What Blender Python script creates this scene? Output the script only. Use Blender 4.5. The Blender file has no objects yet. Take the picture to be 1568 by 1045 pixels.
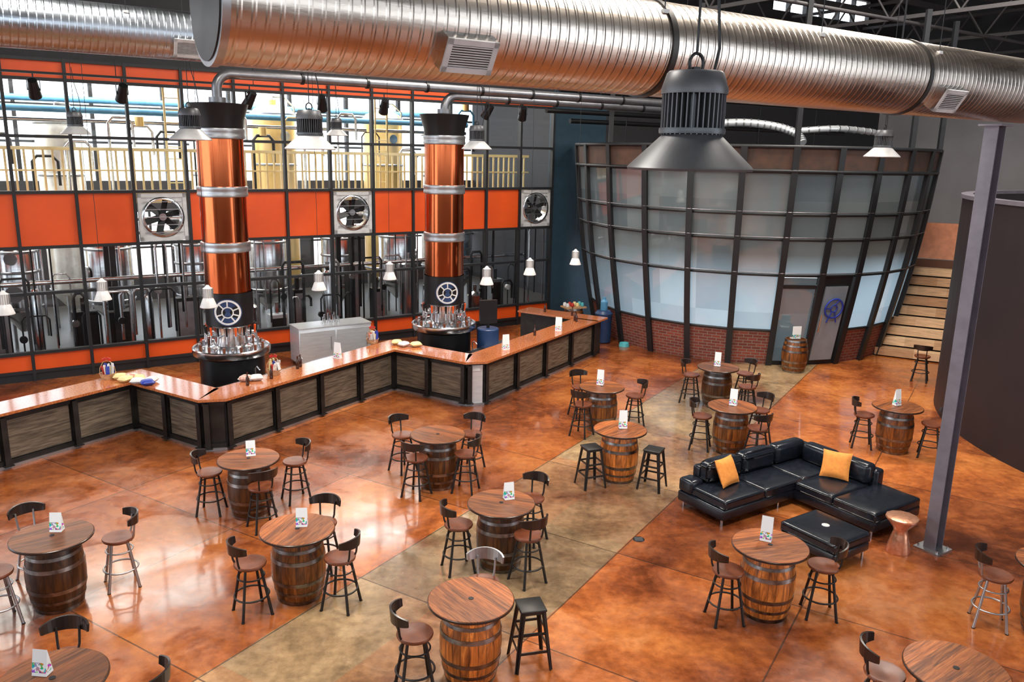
import bpy,bmesh,math,random
from mathutils import Vector,Matrix
random.seed(7)
PI=math.pi
scn=bpy.context.scene
COL=scn.collection
# ------------------------------------------------------------------ materials
def newmat(name):
    m=bpy.data.materials.new(name); m.use_nodes=True
    nt=m.node_tree; b=nt.nodes['Principled BSDF']
    return m,nt,b
def L(nt,a,b): nt.links.new(a,b)
def math_(nt,op,a,b=None,c=None):
    n=nt.nodes.new('ShaderNodeMath'); n.operation=op
    for i,x in enumerate((a,b,c)):
        if x is None: continue
        if isinstance(x,(int,float)): n.inputs[i].default_value=x
        else: L(nt,x,n.inputs[i])
    return n.outputs[0]
def mix_(nt,f,a,b,blend='MIX'):
    n=nt.nodes.new('ShaderNodeMix'); n.data_type='RGBA'; n.blend_type=blend
    for s,x in ((n.inputs[0],f),(n.inputs[6],a),(n.inputs[7],b)):
        if isinstance(x,(int,float)): s.default_value=x
        elif isinstance(x,(tuple,list)): s.default_value=(x[0],x[1],x[2],1)
        else: L(nt,x,s)
    return n.outputs[2]
def ramp_(nt,f,stops,interp='LINEAR'):
    n=nt.nodes.new('ShaderNodeValToRGB'); cr=n.color_ramp; cr.interpolation=interp
    while len(cr.elements)<len(stops): cr.elements.new(.5)
    for e,(p,c) in zip(cr.elements,stops):
        e.position=p; e.color=(c[0],c[1],c[2],1) if isinstance(c,(tuple,list)) else (c,c,c,1)
    L(nt,f,n.inputs[0]); return n.outputs[0]
def noise_(nt,vec,scale,detail=4,rough=.55,dist=0):
    n=nt.nodes.new('ShaderNodeTexNoise'); n.inputs['Scale'].default_value=scale; n.inputs['Detail'].default_value=detail
    n.inputs['Roughness'].default_value=rough; n.inputs['Distortion'].default_value=dist
    if vec is not None: L(nt,vec,n.inputs['Vector'])
    return n.outputs[0]
def mapping_(nt,vec,scale=(1,1,1),rot=(0,0,0)):
    n=nt.nodes.new('ShaderNodeMapping'); n.inputs['Scale'].default_value=scale; n.inputs['Rotation'].default_value=rot
    L(nt,vec,n.inputs['Vector']); return n.outputs[0]
def obj_(nt): return nt.nodes.new('ShaderNodeTexCoord').outputs['Object']
def pos_(nt): return nt.nodes.new('ShaderNodeNewGeometry').outputs['Position']
def sep_(nt,v):
    n=nt.nodes.new('ShaderNodeSeparateXYZ'); L(nt,v,n.inputs[0]); return n.outputs
def comb_(nt,x,y,z):
    n=nt.nodes.new('ShaderNodeCombineXYZ')
    for i,q in enumerate((x,y,z)):
        if isinstance(q,(int,float)): n.inputs[i].default_value=q
        else: L(nt,q,n.inputs[i])
    return n.outputs[0]
def wn_(nt,v):
    n=nt.nodes.new('ShaderNodeTexWhiteNoise'); n.noise_dimensions='1D'; L(nt,v,n.inputs['W']); return n.outputs[0]
def bump_(nt,b,h,strength=.3,dist=.02):
    n=nt.nodes.new('ShaderNodeBump'); n.inputs['Strength'].default_value=strength; n.inputs['Distance'].default_value=dist
    L(nt,h,n.inputs['Height']); L(nt,n.outputs[0],b.inputs['Normal'])
def M(name,c,rough=.5,metal=0,c2=None,scale=5,bump=0,coat=0,emis=0,stretch=None):
    m,nt,b=newmat(name)
    b.inputs['Base Color'].default_value=(*c,1); b.inputs['Roughness'].default_value=rough; b.inputs['Metallic'].default_value=metal
    if coat: b.inputs['Coat Weight'].default_value=coat; b.inputs['Coat Roughness'].default_value=.1
    if emis: b.inputs['Emission Color'].default_value=(*c,1); b.inputs['Emission Strength'].default_value=emis
    if c2 is None: c2=tuple(x*.8 for x in c)
    v=obj_(nt)
    if stretch: v=mapping_(nt,v,stretch)
    n=noise_(nt,v,scale,4)
    L(nt,mix_(nt,ramp_(nt,n,[(.35,0),(.65,1)]),c,c2),b.inputs['Base Color'])
    if bump: bump_(nt,b,n,bump)
    return m
def floor_mat():
    m,nt,b=newmat('stained_concrete')
    p=pos_(nt); x,y,z=sep_(nt,p)
    v=math_(nt,'SUBTRACT',math_(nt,'MULTIPLY',x,.852),math_(nt,'MULTIPLY',y,.524))
    u=math_(nt,'ADD',math_(nt,'MULTIPLY',x,.524),math_(nt,'MULTIPLY',y,.852))
    n1=noise_(nt,p,.32,7,.62,.6); n2=noise_(nt,p,1.3,5,.6,.8); n3=noise_(nt,p,8,5,.65); n4=noise_(nt,mapping_(nt,p,(1,1,1)),.17,3,.5,.3)
    mixn=math_(nt,'ADD',math_(nt,'ADD',math_(nt,'MULTIPLY',n1,.64),math_(nt,'MULTIPLY',n2,.26)),math_(nt,'MULTIPLY',n3,.10))
    org=ramp_(nt,mixn,[(.37,(.095,.027,.012)),(.45,(.24,.064,.019)),(.52,(.40,.118,.030)),(.58,(.51,.175,.045)),(.66,(.57,.245,.08))])
    gry=ramp_(nt,mixn,[(.37,(.095,.064,.040)),(.45,(.20,.135,.077)),(.52,(.32,.215,.12)),(.58,(.43,.30,.165)),(.66,(.44,.20,.07))])
    nb=math_(nt,'MULTIPLY',math_(nt,'SUBTRACT',n2,.5),.10)
    vv=math_(nt,'ADD',v,nb)
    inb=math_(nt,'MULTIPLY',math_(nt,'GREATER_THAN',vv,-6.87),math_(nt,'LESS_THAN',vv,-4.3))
    cell=math_(nt,'FLOOR',math_(nt,'DIVIDE',u,2.57)); half=math_(nt,'GREATER_THAN',v,-5.6)
    rnd=wn_(nt,math_(nt,'ADD',cell,math_(nt,'MULTIPLY',half,17.3)))
    amt=math_(nt,'MULTIPLY',inb,math_(nt,'MULTIPLY',ramp_(nt,rnd,[(.1,.65),(.45,1)]),ramp_(nt,n1,[(.32,.25),(.47,1)])))
    base=mix_(nt,amt,org,gry)
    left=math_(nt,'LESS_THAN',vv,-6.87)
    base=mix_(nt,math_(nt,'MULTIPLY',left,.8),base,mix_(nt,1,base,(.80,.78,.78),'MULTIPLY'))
    big=ramp_(nt,n4,[(.35,(.70,.66,.66)),(.55,(1.05,1.05,1.05))])
    base=mix_(nt,1,base,big,'MULTIPLY')
    cu=math_(nt,'FLOOR',math_(nt,'DIVIDE',math_(nt,'ADD',u,.3),2.57)); cv=math_(nt,'FLOOR',math_(nt,'DIVIDE',math_(nt,'ADD',v,4.3),2.57))
    r2=wn_(nt,math_(nt,'ADD',cu,math_(nt,'MULTIPLY',cv,7.7)))
    base=mix_(nt,1.0,base,mix_(nt,r2,(.78,.74,.72),(1.22,1.18,1.1)),'MULTIPLY')
    base=mix_(nt,1.0,base,ramp_(nt,n3,[(.3,.8),(.6,1.08)]),'MULTIPLY')
    def line(q,off,per,w):
        t=math_(nt,'FRACT',math_(nt,'DIVIDE',math_(nt,'ADD',q,off),per)); return math_(nt,'LESS_THAN',t,w/per)
    j=math_(nt,'MAXIMUM',line(u,.3,2.57,.02),line(v,4.3,2.57,.02))
    base=mix_(nt,math_(nt,'MULTIPLY',j,.75),base,(.03,.018,.012))
    L(nt,base,b.inputs['Base Color'])
    L(nt,ramp_(nt,n2,[(.35,.13),(.65,.36)]),b.inputs['Roughness'])
    b.inputs['Coat Weight'].default_value=.25; b.inputs['Coat Roughness'].default_value=.06
    bump_(nt,b,n2,.12,.02)
    return m
def wood_top_mat():
    m,nt,b=newmat('plank_wood'); o=obj_(nt); x,y,z=sep_(nt,o)
    pid=math_(nt,'FLOOR',math_(nt,'DIVIDE',x,.125)); r=wn_(nt,pid)
    g=noise_(nt,mapping_(nt,comb_(nt,x,math_(nt,'ADD',y,math_(nt,'MULTIPLY',r,7)),z),(26,2.2,10)),1,6,.6,1.5)
    c=ramp_(nt,g,[(.3,(.10,.030,.009)),(.5,(.31,.10,.027)),(.7,(.50,.19,.055))])
    c=mix_(nt,1,c,mix_(nt,r,(.6,.6,.6),(1.25,1.2,1.1)),'MULTIPLY')
    gap=math_(nt,'LESS_THAN',math_(nt,'FRACT',math_(nt,'DIVIDE',x,.125)),.03)
    c=mix_(nt,math_(nt,'MULTIPLY',gap,.8),c,(.02,.01,.006))
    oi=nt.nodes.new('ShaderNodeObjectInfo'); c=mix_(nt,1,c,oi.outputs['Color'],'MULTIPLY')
    L(nt,c,b.inputs['Base Color']); b.inputs['Roughness'].default_value=.42; bump_(nt,b,g,.15,.01)
    return m
def stave_mat():
    m,nt,b=newmat('barrel_staves'); o=obj_(nt); x,y,z=sep_(nt,o)
    a=math_(nt,'MULTIPLY',math_(nt,'ARCTAN2',y,x),22/(2*PI)); r=wn_(nt,math_(nt,'FLOOR',a))
    g=noise_(nt,mapping_(nt,o,(14,14,2.5)),1,6,.6,1)
    c=ramp_(nt,g,[(.3,(.09,.033,.010)),(.55,(.36,.14,.034)),(.75,(.66,.31,.085))])
    c=mix_(nt,1,c,mix_(nt,r,(.5,.46,.45),(1.45,1.25,1.1)),'MULTIPLY')
    gap=math_(nt,'LESS_THAN',math_(nt,'FRACT',a),.06); c=mix_(nt,math_(nt,'MULTIPLY',gap,.8),c,(.02,.01,.006))
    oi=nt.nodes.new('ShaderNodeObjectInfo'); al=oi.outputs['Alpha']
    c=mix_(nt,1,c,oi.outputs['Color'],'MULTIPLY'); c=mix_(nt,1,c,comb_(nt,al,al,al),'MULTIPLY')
    L(nt,c,b.inputs['Base Color']); b.inputs['Roughness'].default_value=.34; bump_(nt,b,g,.2,.01)
    return m
def brick_mat():
    m,nt,b=newmat('red_brick'); o=obj_(nt); x,y,z=sep_(nt,o)
    a=math_(nt,'MULTIPLY',math_(nt,'ARCTAN2',x,math_(nt,'MULTIPLY',y,-1)),4.6)
    n=nt.nodes.new('ShaderNodeTexBrick'); L(nt,comb_(nt,a,z,0),n.inputs['Vector'])
    n.inputs['Scale'].default_value=1; n.inputs['Brick Width'].default_value=.24; n.inputs['Row Height'].default_value=.085; n.inputs['Mortar Size'].default_value=.009
    n.inputs['Color1'].default_value=(.28,.06,.035,1); n.inputs['Color2'].default_value=(.16,.035,.025,1); n.inputs['Mortar'].default_value=(.25,.2,.17,1)
    L(nt,n.outputs[0],b.inputs['Base Color']); b.inputs['Roughness'].default_value=.7; bump_(nt,b,n.outputs[1],-.3,.01)
    return m
def plank_step_mat():
    m,nt,b=newmat('rough_plank_steps'); o=obj_(nt); x,y,z=sep_(nt,o)
    al=math_(nt,'SUBTRACT',math_(nt,'MULTIPLY',x,.88),math_(nt,'MULTIPLY',y,.475))
    st=math_(nt,'FLOOR',math_(nt,'DIVIDE',math_(nt,'ADD',z,-.005),.262))
    seg=math_(nt,'FLOOR',math_(nt,'ADD',math_(nt,'MULTIPLY',al,1.3),math_(nt,'MULTIPLY',st,.37)))
    r=wn_(nt,math_(nt,'ADD',math_(nt,'MULTIPLY',st,3.7),seg))
    g=noise_(nt,comb_(nt,math_(nt,'MULTIPLY',al,2),math_(nt,'MULTIPLY',z,30),math_(nt,'MULTIPLY',y,4)),1,5,.6)
    c=mix_(nt,r,(.50,.27,.14),(.95,.66,.40)); c=mix_(nt,1,c,ramp_(nt,g,[(.3,.65),(.7,1.1)]),'MULTIPLY')
    L(nt,c,b.inputs['Base Color']); b.inputs['Roughness'].default_value=.6
    return m
def duct_mat(name,c,per=.085,rough=.22):
    m,nt,b=newmat(name); o=obj_(nt); x,y,z=sep_(nt,o)
    ang=math_(nt,'DIVIDE',math_(nt,'ARCTAN2',z,y),2*PI)
    t=math_(nt,'FRACT',math_(nt,'ADD',math_(nt,'DIVIDE',x,per),ang))
    n=noise_(nt,mapping_(nt,o,(.6,3,3)),1.5,5)
    L(nt,mix_(nt,n,tuple(q*.7 for q in c),c),b.inputs['Base Color']); b.inputs['Metallic'].default_value=1
    L(nt,ramp_(nt,n,[(.3,rough),(.7,rough+.14)]),b.inputs['Roughness'])
    sm=ramp_(nt,t,[(.3,0),(.42,1),(.58,1),(.7,0)])
    hh=math_(nt,'ADD',sm,math_(nt,'MULTIPLY',n,1.0))
    bump_(nt,b,hh,.42,.012)
    return m
def copper_mat():
    m,nt,b=newmat('polished_copper'); o=obj_(nt)
    n=noise_(nt,mapping_(nt,o,(3,3,.6)),2,4)
    L(nt,mix_(nt,n,(.46,.095,.032),(.70,.19,.07)),b.inputs['Base Color']); b.inputs['Metallic'].default_value=1; b.inputs['Roughness'].default_value=.17
    return m
def pane_mat(name,tint,gl):
    m=bpy.data.materials.new(name); m.use_nodes=True; nt=m.node_tree; nt.nodes.clear()
    t=nt.nodes.new('ShaderNodeBsdfTransparent'); t.inputs[0].default_value=(*tint,1)
    g=nt.nodes.new('ShaderNodeBsdfGlossy'); g.inputs['Roughness'].default_value=.03
    lw=nt.nodes.new('ShaderNodeFresnel'); lw.inputs[0].default_value=1.5
    mx=nt.nodes.new('ShaderNodeMixShader'); f=math_(nt,'MULTIPLY',lw.outputs[0],gl); L(nt,f,mx.inputs[0]); L(nt,t.outputs[0],mx.inputs[1]); L(nt,g.outputs[0],mx.inputs[2])
    o=nt.nodes.new('ShaderNodeOutputMaterial'); L(nt,mx.outputs[0],o.inputs[0]); return m
def frosted_mat():
    m=bpy.data.materials.new('frosted_glass'); m.use_nodes=True; nt=m.node_tree; nt.nodes.clear()
    o_=obj_(nt); x,y,z=sep_(nt,o_)
    n=noise_(nt,o_,.9,4)
    cell=math_(nt,'FLOOR',math_(nt,'MULTIPLY',math_(nt,'ADD',math_(nt,'ARCTAN2',x,math_(nt,'MULTIPLY',y,-1)),.052),4.55))
    r=wn_(nt,math_(nt,'ADD',cell,math_(nt,'MULTIPLY',math_(nt,'FLOOR',math_(nt,'ADD',z,.5)),13.7)))
    c=mix_(nt,n,(.14,.195,.22),(.29,.36,.39))
    tone=mix_(nt,r,(.72,.76,.80),(1.22,1.22,1.20))
    c=mix_(nt,1,c,tone,'MULTIPLY')
    t=nt.nodes.new('ShaderNodeBsdfTranslucent'); d=nt.nodes.new('ShaderNodeBsdfDiffuse'); g=nt.nodes.new('ShaderNodeBsdfGlossy')
    L(nt,mix_(nt,1,tone,(.60,.74,.83),'MULTIPLY'),t.inputs[0]); L(nt,c,d.inputs[0]); g.inputs['Roughness'].default_value=.05
    a=nt.nodes.new('ShaderNodeMixShader'); a.inputs[0].default_value=.58; L(nt,t.outputs[0],a.inputs[1]); L(nt,d.outputs[0],a.inputs[2])
    fr=nt.nodes.new('ShaderNodeFresnel'); fr.inputs[0].default_value=2.2
    bb=nt.nodes.new('ShaderNodeMixShader'); L(nt,fr.outputs[0],bb.inputs[0]); L(nt,a.outputs[0],bb.inputs[1]); L(nt,g.outputs[0],bb.inputs[2])
    o=nt.nodes.new('ShaderNodeOutputMaterial'); L(nt,bb.outputs[0],o.inputs[0]); return m
def card_mat():
    m,nt,b=newmat('printed_card'); o=obj_(nt); x,y,z=sep_(nt,o)
    vo=nt.nodes.new('ShaderNodeTexVoronoi'); vo.inputs['Scale'].default_value=26; L(nt,o,vo.inputs['Vector'])
    hs=nt.nodes.new('ShaderNodeHueSaturation'); hs.inputs['Saturation'].default_value=1.5; hs.inputs['Value'].default_value=.75; L(nt,vo.outputs['Color'],hs.inputs['Color'])
    msk=math_(nt,'MULTIPLY',math_(nt,'LESS_THAN',math_(nt,'ABSOLUTE',math_(nt,'SUBTRACT',z,.075)),.045),math_(nt,'GREATER_THAN',noise_(nt,o,30,2),.5))
    L(nt,mix_(nt,msk,(.88,.91,.93),hs.outputs[0]),b.inputs['Base Color']); b.inputs['Roughness'].default_value=.4
    return m
m_floor=floor_mat(); m_top=wood_top_mat(); m_stave=stave_mat(); m_brick=brick_mat(); m_step=plank_step_mat()
m_duct=duct_mat('galvanised_spiral_duct',(.76,.68,.61)); m_ductb=duct_mat('galvanised_spiral_duct_small',(.56,.62,.70))
m_copper=copper_mat(); m_pane=pane_mat('window_glass',(.96,.98,.99),.6); m_frost=frosted_mat(); m_card=card_mat()
m_black=M('black_steel',(.012,.012,.014),.38,.3)
m_frame=M('dark_window_frame',(.014,.015,.018),.5,.0)
m_orange=M('orange_panel',(.82,.098,.010),.42,c2=(.68,.076,.008),scale=.7)
m_hoop=M('galvanised_hoop',(.34,.33,.33),.32,1,c2=(.15,.14,.13),scale=9)
m_steel=M('brushed_stainless',(.72,.73,.75),.2,1,c2=(.6,.61,.63),scale=3,stretch=(1,1,8))
m_steell=M('satin_stainless',(.74,.77,.80),.33,.45,c2=(.64,.67,.70),scale=3,stretch=(1,1,8))
m_galv=M('galvanised_steel',(.50,.51,.53),.35,.9)
m_pipe=M('exhaust_pipe_metal',(.26,.26,.28),.36,.8)
m_bsteel=M('raw_dark_steel',(.045,.042,.040),.42,.6,c2=(.027,.025,.024),scale=4)
m_seat=M('stool_seat_wood',(.13,.033,.014),.36,c2=(.20,.058,.022),scale=6)
m_dwood=M('dark_backrest',(.022,.013,.011),.3,coat=.15)
m_gray=M('bar_panel_wood',(.20,.155,.108),.5,c2=(.07,.052,.037),scale=2.2,stretch=(1.2,1.2,14),bump=.2)
m_granite=M('copper_granite',(.64,.21,.07),.14,c2=(.36,.10,.035),scale=30,coat=.6)
m_leather=M('black_leather',(.007,.009,.015),.24,c2=(.012,.016,.024),scale=14,bump=.06)
m_pillow=M('orange_fabric',(.88,.33,.06),.8,c2=(.78,.26,.05),scale=20,bump=.1)
m_coppertbl=M('hammered_copper',(.85,.44,.28),.3,.75,c2=(.68,.32,.19),scale=18,bump=.2)
m_purple=M('painted_post',(.19,.175,.21),.45,.2)
m_kiosk=M('dark_kiosk_paint',(.020,.012,.014),.6,c2=(.015,.009,.011),scale=1)
m_navy=M('navy_paint',(.018,.050,.080),.6)
m_darkwall=M('dark_wall_paint',(.022,.022,.026),.7)
m_nearwall=M('near_wall_paint',(.22,.19,.17),.7)
m_graywall=M('gray_wall_paint',(.38,.37,.38),.7,c2=(.32,.31,.32),scale=.5)
m_ceil=M('dark_deck',(.028,.026,.028),.7)
m_truss=M('truss_paint',(.05,.046,.05),.6)
m_white=M('white_enamel',(.8,.8,.8),.3)
m_pale=M('pale_paint',(.62,.63,.64),.45)
m_doorglass=M('door_frosted_glass',(.30,.36,.42),.12,c2=(.22,.27,.32),scale=1)
m_blue=M('blue_print',(.02,.05,.40),.4)
m_yellow=M('yellow_paint',(.84,.70,.34),.45,c2=(.74,.60,.28),scale=2)
m_gold=M('golden_tank',(.90,.64,.26),.3,.45,c2=(.70,.50,.2),scale=1)
m_tan=M('cream_tank',(.78,.76,.70),.3,.45)
m_skyblue=M('blue_pipe',(.10,.32,.55),.4)
m_plank=M('rough_plank',(.66,.40,.21),.6,c2=(.36,.19,.10),scale=3,stretch=(2,14,14),bump=.2)
m_rust=M('rusty_fascia',(.10,.048,.030),.6,c2=(.055,.032,.024),scale=3)
m_peach=M('peach_wall',(.84,.32,.17),.6)
m_lamp=M('lamp_aluminium',(.45,.45,.46),.35,.8)
m_lampw=M('lamp_cone_light',(.70,.70,.71),.35,.3)
m_lampg=M('lamp_cone_graphite',(.12,.125,.135),.42,.45,c2=(.10,.10,.11))
m_lampd=M('lamp_dark_housing',(.10,.11,.12),.4,.5)
m_brfloor=M('brewery_floor',(.055,.052,.05),.4)
m_red=M('red_plastic',(.55,.03,.02),.4)
m_bin=M('navy_bin',(.02,.05,.14),.4)
m_teal=M('teal_bowl',(.1,.5,.55),.3)
m_mat=M('rubber_mat',(.02,.019,.018),.6)
m_cell=M('cellophane',(.85,.8,.7),.12,c2=(.55,.16,.1),scale=16)
m_bottle=M('brown_bottle',(.06,.02,.01),.1)
# ------------------------------------------------------------------ mesh builder
class MB:
    def __init__(s): s.v=[];s.f=[];s.m=[];s.sm=[];s.mats=[];s.M=Matrix.Identity(4)
    def mi(s,m):
        if m not in s.mats: s.mats.append(m)
        return s.mats.index(m)
    def add(s,vs,fs,m,sm=False):
        b=len(s.v); i=s.mi(m)
        s.v+= [tuple(s.M@Vector(v)) for v in vs]
        for f in fs: s.f.append(tuple(b+k for k in f)); s.m.append(i); s.sm.append(sm)
    def box(s,c,d,m,rz=0,R=None):
        hx,hy,hz=d[0]/2,d[1]/2,d[2]/2
        T=Matrix.Translation(c)@(R if R is not None else Matrix.Rotation(rz,4,'Z'))
        vs=[tuple(T@Vector((x*hx,y*hy,z*hz))) for x in(-1,1) for y in(-1,1) for z in(-1,1)]
        s.add(vs,[(0,1,3,2),(4,6,7,5),(0,4,5,1),(2,3,7,6),(0,2,6,4),(1,5,7,3)],m)
    def bb(s,x0,x1,y0,y1,z0,z1,m): s.box(((x0+x1)/2,(y0+y1)/2,(z0+z1)/2),(x1-x0,y1-y0,z1-z0),m)
    def rbox(s,c,d,r,m,rz=0,seg=3,puff=0):
        bm=bmesh.new(); bmesh.ops.create_cube(bm,size=1)
        for v in bm.verts: v.co=Vector((v.co.x*d[0],v.co.y*d[1],v.co.z*d[2]))
        if puff:
            bmesh.ops.subdivide_edges(bm,edges=bm.edges[:],cuts=5,use_grid_fill=True)
            for v in bm.verts:
                k=(1-(2*v.co.x/d[0])**2)*(1-(2*v.co.y/d[1])**2)
                if abs(abs(v.co.z)-d[2]/2)<1e-5 and v.co.z>0: v.co.z+=puff*k**.5 if k>0 else 0
            es=[e for e in bm.edges if len(e.link_faces)==2 and e.calc_face_angle(0)>.9]
        else: es=bm.edges[:]
        bmesh.ops.bevel(bm,geom=es,offset=r,segments=seg,affect='EDGES',profile=.5)
        T=Matrix.Translation(c)@Matrix.Rotation(rz,4,'Z'); bm.verts.index_update()
        s.add([tuple(T@v.co) for v in bm.verts],[tuple(v.index for v in f.verts) for f in bm.faces],m,True); bm.free()
    def cyl(s,p0,p1,r0,m,r1=None,n=14,sm=True):
        if r1 is None: r1=r0
        p0=Vector(p0);p1=Vector(p1);d=(p1-p0).normalized()
        a=d.cross(Vector((0,0,1)) if abs(d.z)<.95 else Vector((1,0,0))).normalized(); b=d.cross(a)
        vs=[]
        for p,r in((p0,r0),(p1,r1)):
            for k in range(n): t=2*PI*k/n; vs.append(tuple(p+(a*math.cos(t)+b*math.sin(t))*r))
        s.add(vs,[(k,(k+1)%n,n+(k+1)%n,n+k) for k in range(n)],m,sm)
        s.add(vs,[tuple(range(n))[::-1],tuple(range(n,2*n))],m)
    def lathe(s,prof,m,n=32,c=(0,0,0)):
        segs=[];cur=[prof[0]]
        for i in range(1,len(prof)):
            cur.append(prof[i])
            if i<len(prof)-1:
                a=Vector((prof[i][0]-prof[i-1][0],prof[i][1]-prof[i-1][1]));b=Vector((prof[i+1][0]-prof[i][0],prof[i+1][1]-prof[i][1]))
                if a.length>1e-6 and b.length>1e-6 and a.angle(b)>.6: segs.append(cur);cur=[prof[i]]
        segs.append(cur)
        for g in segs:
            vs=[];k=len(g)
            for r,z in g:
                for j in range(n): t=2*PI*j/n; vs.append((c[0]+r*math.cos(t),c[1]+r*math.sin(t),c[2]+z))
            fs=[(i*n+j,i*n+(j+1)%n,(i+1)*n+(j+1)%n,(i+1)*n+j) for i in range(k-1) for j in range(n)]
            s.add(vs,fs,m,True)
    def tube(s,pts,r,m,n=10,closed=False):
        P=[Vector(p) for p in pts];N=len(P);vs=[];prev=None
        for i in range(N):
            if closed: d=(P[(i+1)%N]-P[i-1]).normalized()
            else: d=(P[min(i+1,N-1)]-P[max(i-1,0)]).normalized()
            if prev is None: a=d.cross(Vector((0,0,1)) if abs(d.z)<.9 else Vector((1,0,0))).normalized()
            else: a=(prev-d*prev.dot(d)).normalized()
            prev=a;b=d.cross(a)
            for k in range(n): t=2*PI*k/n; vs.append(tuple(P[i]+(a*math.cos(t)+b*math.sin(t))*r))
        R=N if closed else N-1
        fs=[(i*n+k,i*n+(k+1)%n,((i+1)%N)*n+(k+1)%n,((i+1)%N)*n+k) for i in range(R) for k in range(n)]
        s.add(vs,fs,m,True)
        if not closed: s.add(vs,[tuple(range(n))[::-1],tuple(range((N-1)*n,N*n))],m)
    def prism(s,poly,z0,z1,m):
        n=len(poly); vs=[(x,y,z0) for x,y in poly]+[(x,y,z1) for x,y in poly]
        s.add(vs,[tuple(range(n))[::-1],tuple(range(n,2*n))]+[(i,(i+1)%n,n+(i+1)%n,n+i) for i in range(n)],m)
    def mesh(s,name):
        me=bpy.data.meshes.new(name); me.from_pydata(s.v,[],s.f)
        for m in s.mats: me.materials.append(m)
        me.polygons.foreach_set('material_index',s.m); me.polygons.foreach_set('use_smooth',s.sm); me.update(); return me
    def obj(s,name,loc=(0,0,0),rz=0):
        return place(name,s.mesh(name),loc,rz)
def place(name,me,loc=(0,0,0),rz=0,color=(1,1,1,1),sc=1):
    o=bpy.data.objects.new(name,me); o.location=loc; o.rotation_euler=(0,0,rz); o.color=color; o.scale=(sc,sc,sc); COL.objects.link(o); return o
# ------------------------------------------------------------------ camera
R_=Vector((.99978,.0048,.02063));U_=Vector((-.02118,.22639,.97381));F_=Vector((0,.97403,-.22644))
cam=bpy.data.cameras.new('camera'); cam.lens=28.72; cam.sensor_width=36; cam.clip_end=300
co=bpy.data.objects.new('camera',cam); COL.objects.link(co)
co.matrix_world=Matrix(((R_.x,U_.x,-F_.x,0),(R_.y,U_.y,-F_.y,0),(R_.z,U_.z,-F_.z,5.6),(0,0,0,1)))
scn.camera=co
# ------------------------------------------------------------------ frames
A_=math.atan2(.5532,.8330)
P0=(1.18,27.19,0)
dv=Vector((.8330,.5532,0)); bn=Vector((-.5532,.8330,0))
def W(s,d,z=0): return Vector(P0)+dv*s+bn*d+Vector((0,0,z))
B_=-math.atan2(.524,.852)
def UV(u,v,z=0): return Vector((.524*u+.852*v,.852*u-.524*v,z))
# ------------------------------------------------------------------ floor / shell
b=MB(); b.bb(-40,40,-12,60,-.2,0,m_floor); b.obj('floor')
b=MB(); b.bb(-40,30,-34,0,12.6,12.8,m_ceil)
b.obj('ceiling',P0,A_)
b=MB()
b.bb(-22,30,-7.3,-7,0,5.2,m_nearwall); b.bb(-22,30,-7.3,-7,9.5,12.6,m_nearwall)
for x in range(-22,31,4): b.bb(x-.3,x+.3,-7.3,-7,5.2,9.5,m_nearwall)
b.obj('wall_near')
SP=1.26; NC=18; Lw=NC*SP
LV=[.23,.68,2.1,3.18,4.45,5.71,6.97,7.4]
b=MB()
b.bb(-Lw,0,-.02,.1,0,.23,m_frame)
fan=[0,5,9]
for k in range(NC):
    x0=-(k+1)*SP+.03;x1=-k*SP-.03
    b.bb(x0,x1,0,.06,.25,.66,m_orange)
    b.bb(x0,x1,0,.06,7.0,7.38,m_orange)
    if k not in fan: b.bb(x0,x1,0,.06,3.21,4.42,m_orange)
b.bb(-Lw,0,.0,.15,7.44,12.6,m_darkwall)
b.obj('wall_left',P0,A_)
b=MB()
for k in range(NC+1): b.bb(-k*SP-.035,-k*SP+.035,-.07,.09,0,7.44,m_frame)
for z in LV: b.bb(-Lw,0,-.06,.08,z-.035,z+.035,m_frame)
for k in range(NC):
    x0=-(k+1)*SP;x1=-k*SP
    for z0,z1 in((.68,3.18),(4.45,6.97)):
        b.add([(x0,.02,z0),(x1,.02,z0),(x1,.02,z1),(x0,.02,z1)],[(0,1,2,3)],m_pane)
b.obj('window_1',P0,A_)
for k in fan:
    b=MB(); c=-(k+.5)*SP; z0,z1=3.23,4.40; h=.57
    for (xa,xb,za,zb) in ((-h,h,0,.1),(-h,h,1.07,1.17),(-h,-h+.09,0,1.17),(h-.09,h,0,1.17)): b.bb(xa,xb,-.04,.05,za,zb,m_pale)
    n=40;vs=[];
    for r,y in((.44,-.05),(.50,-.05),(.50,.03),(.44,.25)):
        for j in range(n): t=2*PI*j/n; vs.append((r*math.cos(t),y,.585+r*math.sin(t)))
    b.add(vs,[(i*n+j,i*n+(j+1)%n,(i+1)*n+(j+1)%n,(i+1)*n+j) for i in range(3) for j in range(n)],m_steel,True)
    out=[];
    for j in range(n):
        t=2*PI*j/n; cx,sx=math.cos(t),math.sin(t); q=.5/max(abs(cx),abs(sx)); out.append((q*cx,-.02,.585+q*sx))
    inn=[(.49*math.cos(2*PI*j/n),-.02,.585+.49*math.sin(2*PI*j/n)) for j in range(n)]
    b.add(out+inn,[(j,(j+1)%n,n+(j+1)%n,n+j) for j in range(n)],m_pale)
    for j in range(6):
        t=2*PI*j/6+.3; R=Matrix.Rotation(-t,4,'Y')@Matrix.Rotation(.6,4,'X')
        b.box((.24*math.cos(t),.1,.585+.24*math.sin(t)),(.36,.02,.17),m_frame,R=R)
    b.cyl((0,.02,.585),(0,.25,.585),.09,m_steel)
    for j in range(5): b.bb(-.45,.45,-.055,-.045,.2+j*.19,.215+j*.19,m_galv)
    b.obj('exhaust_fan',tuple(W(c,0,z0)),A_)
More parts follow.
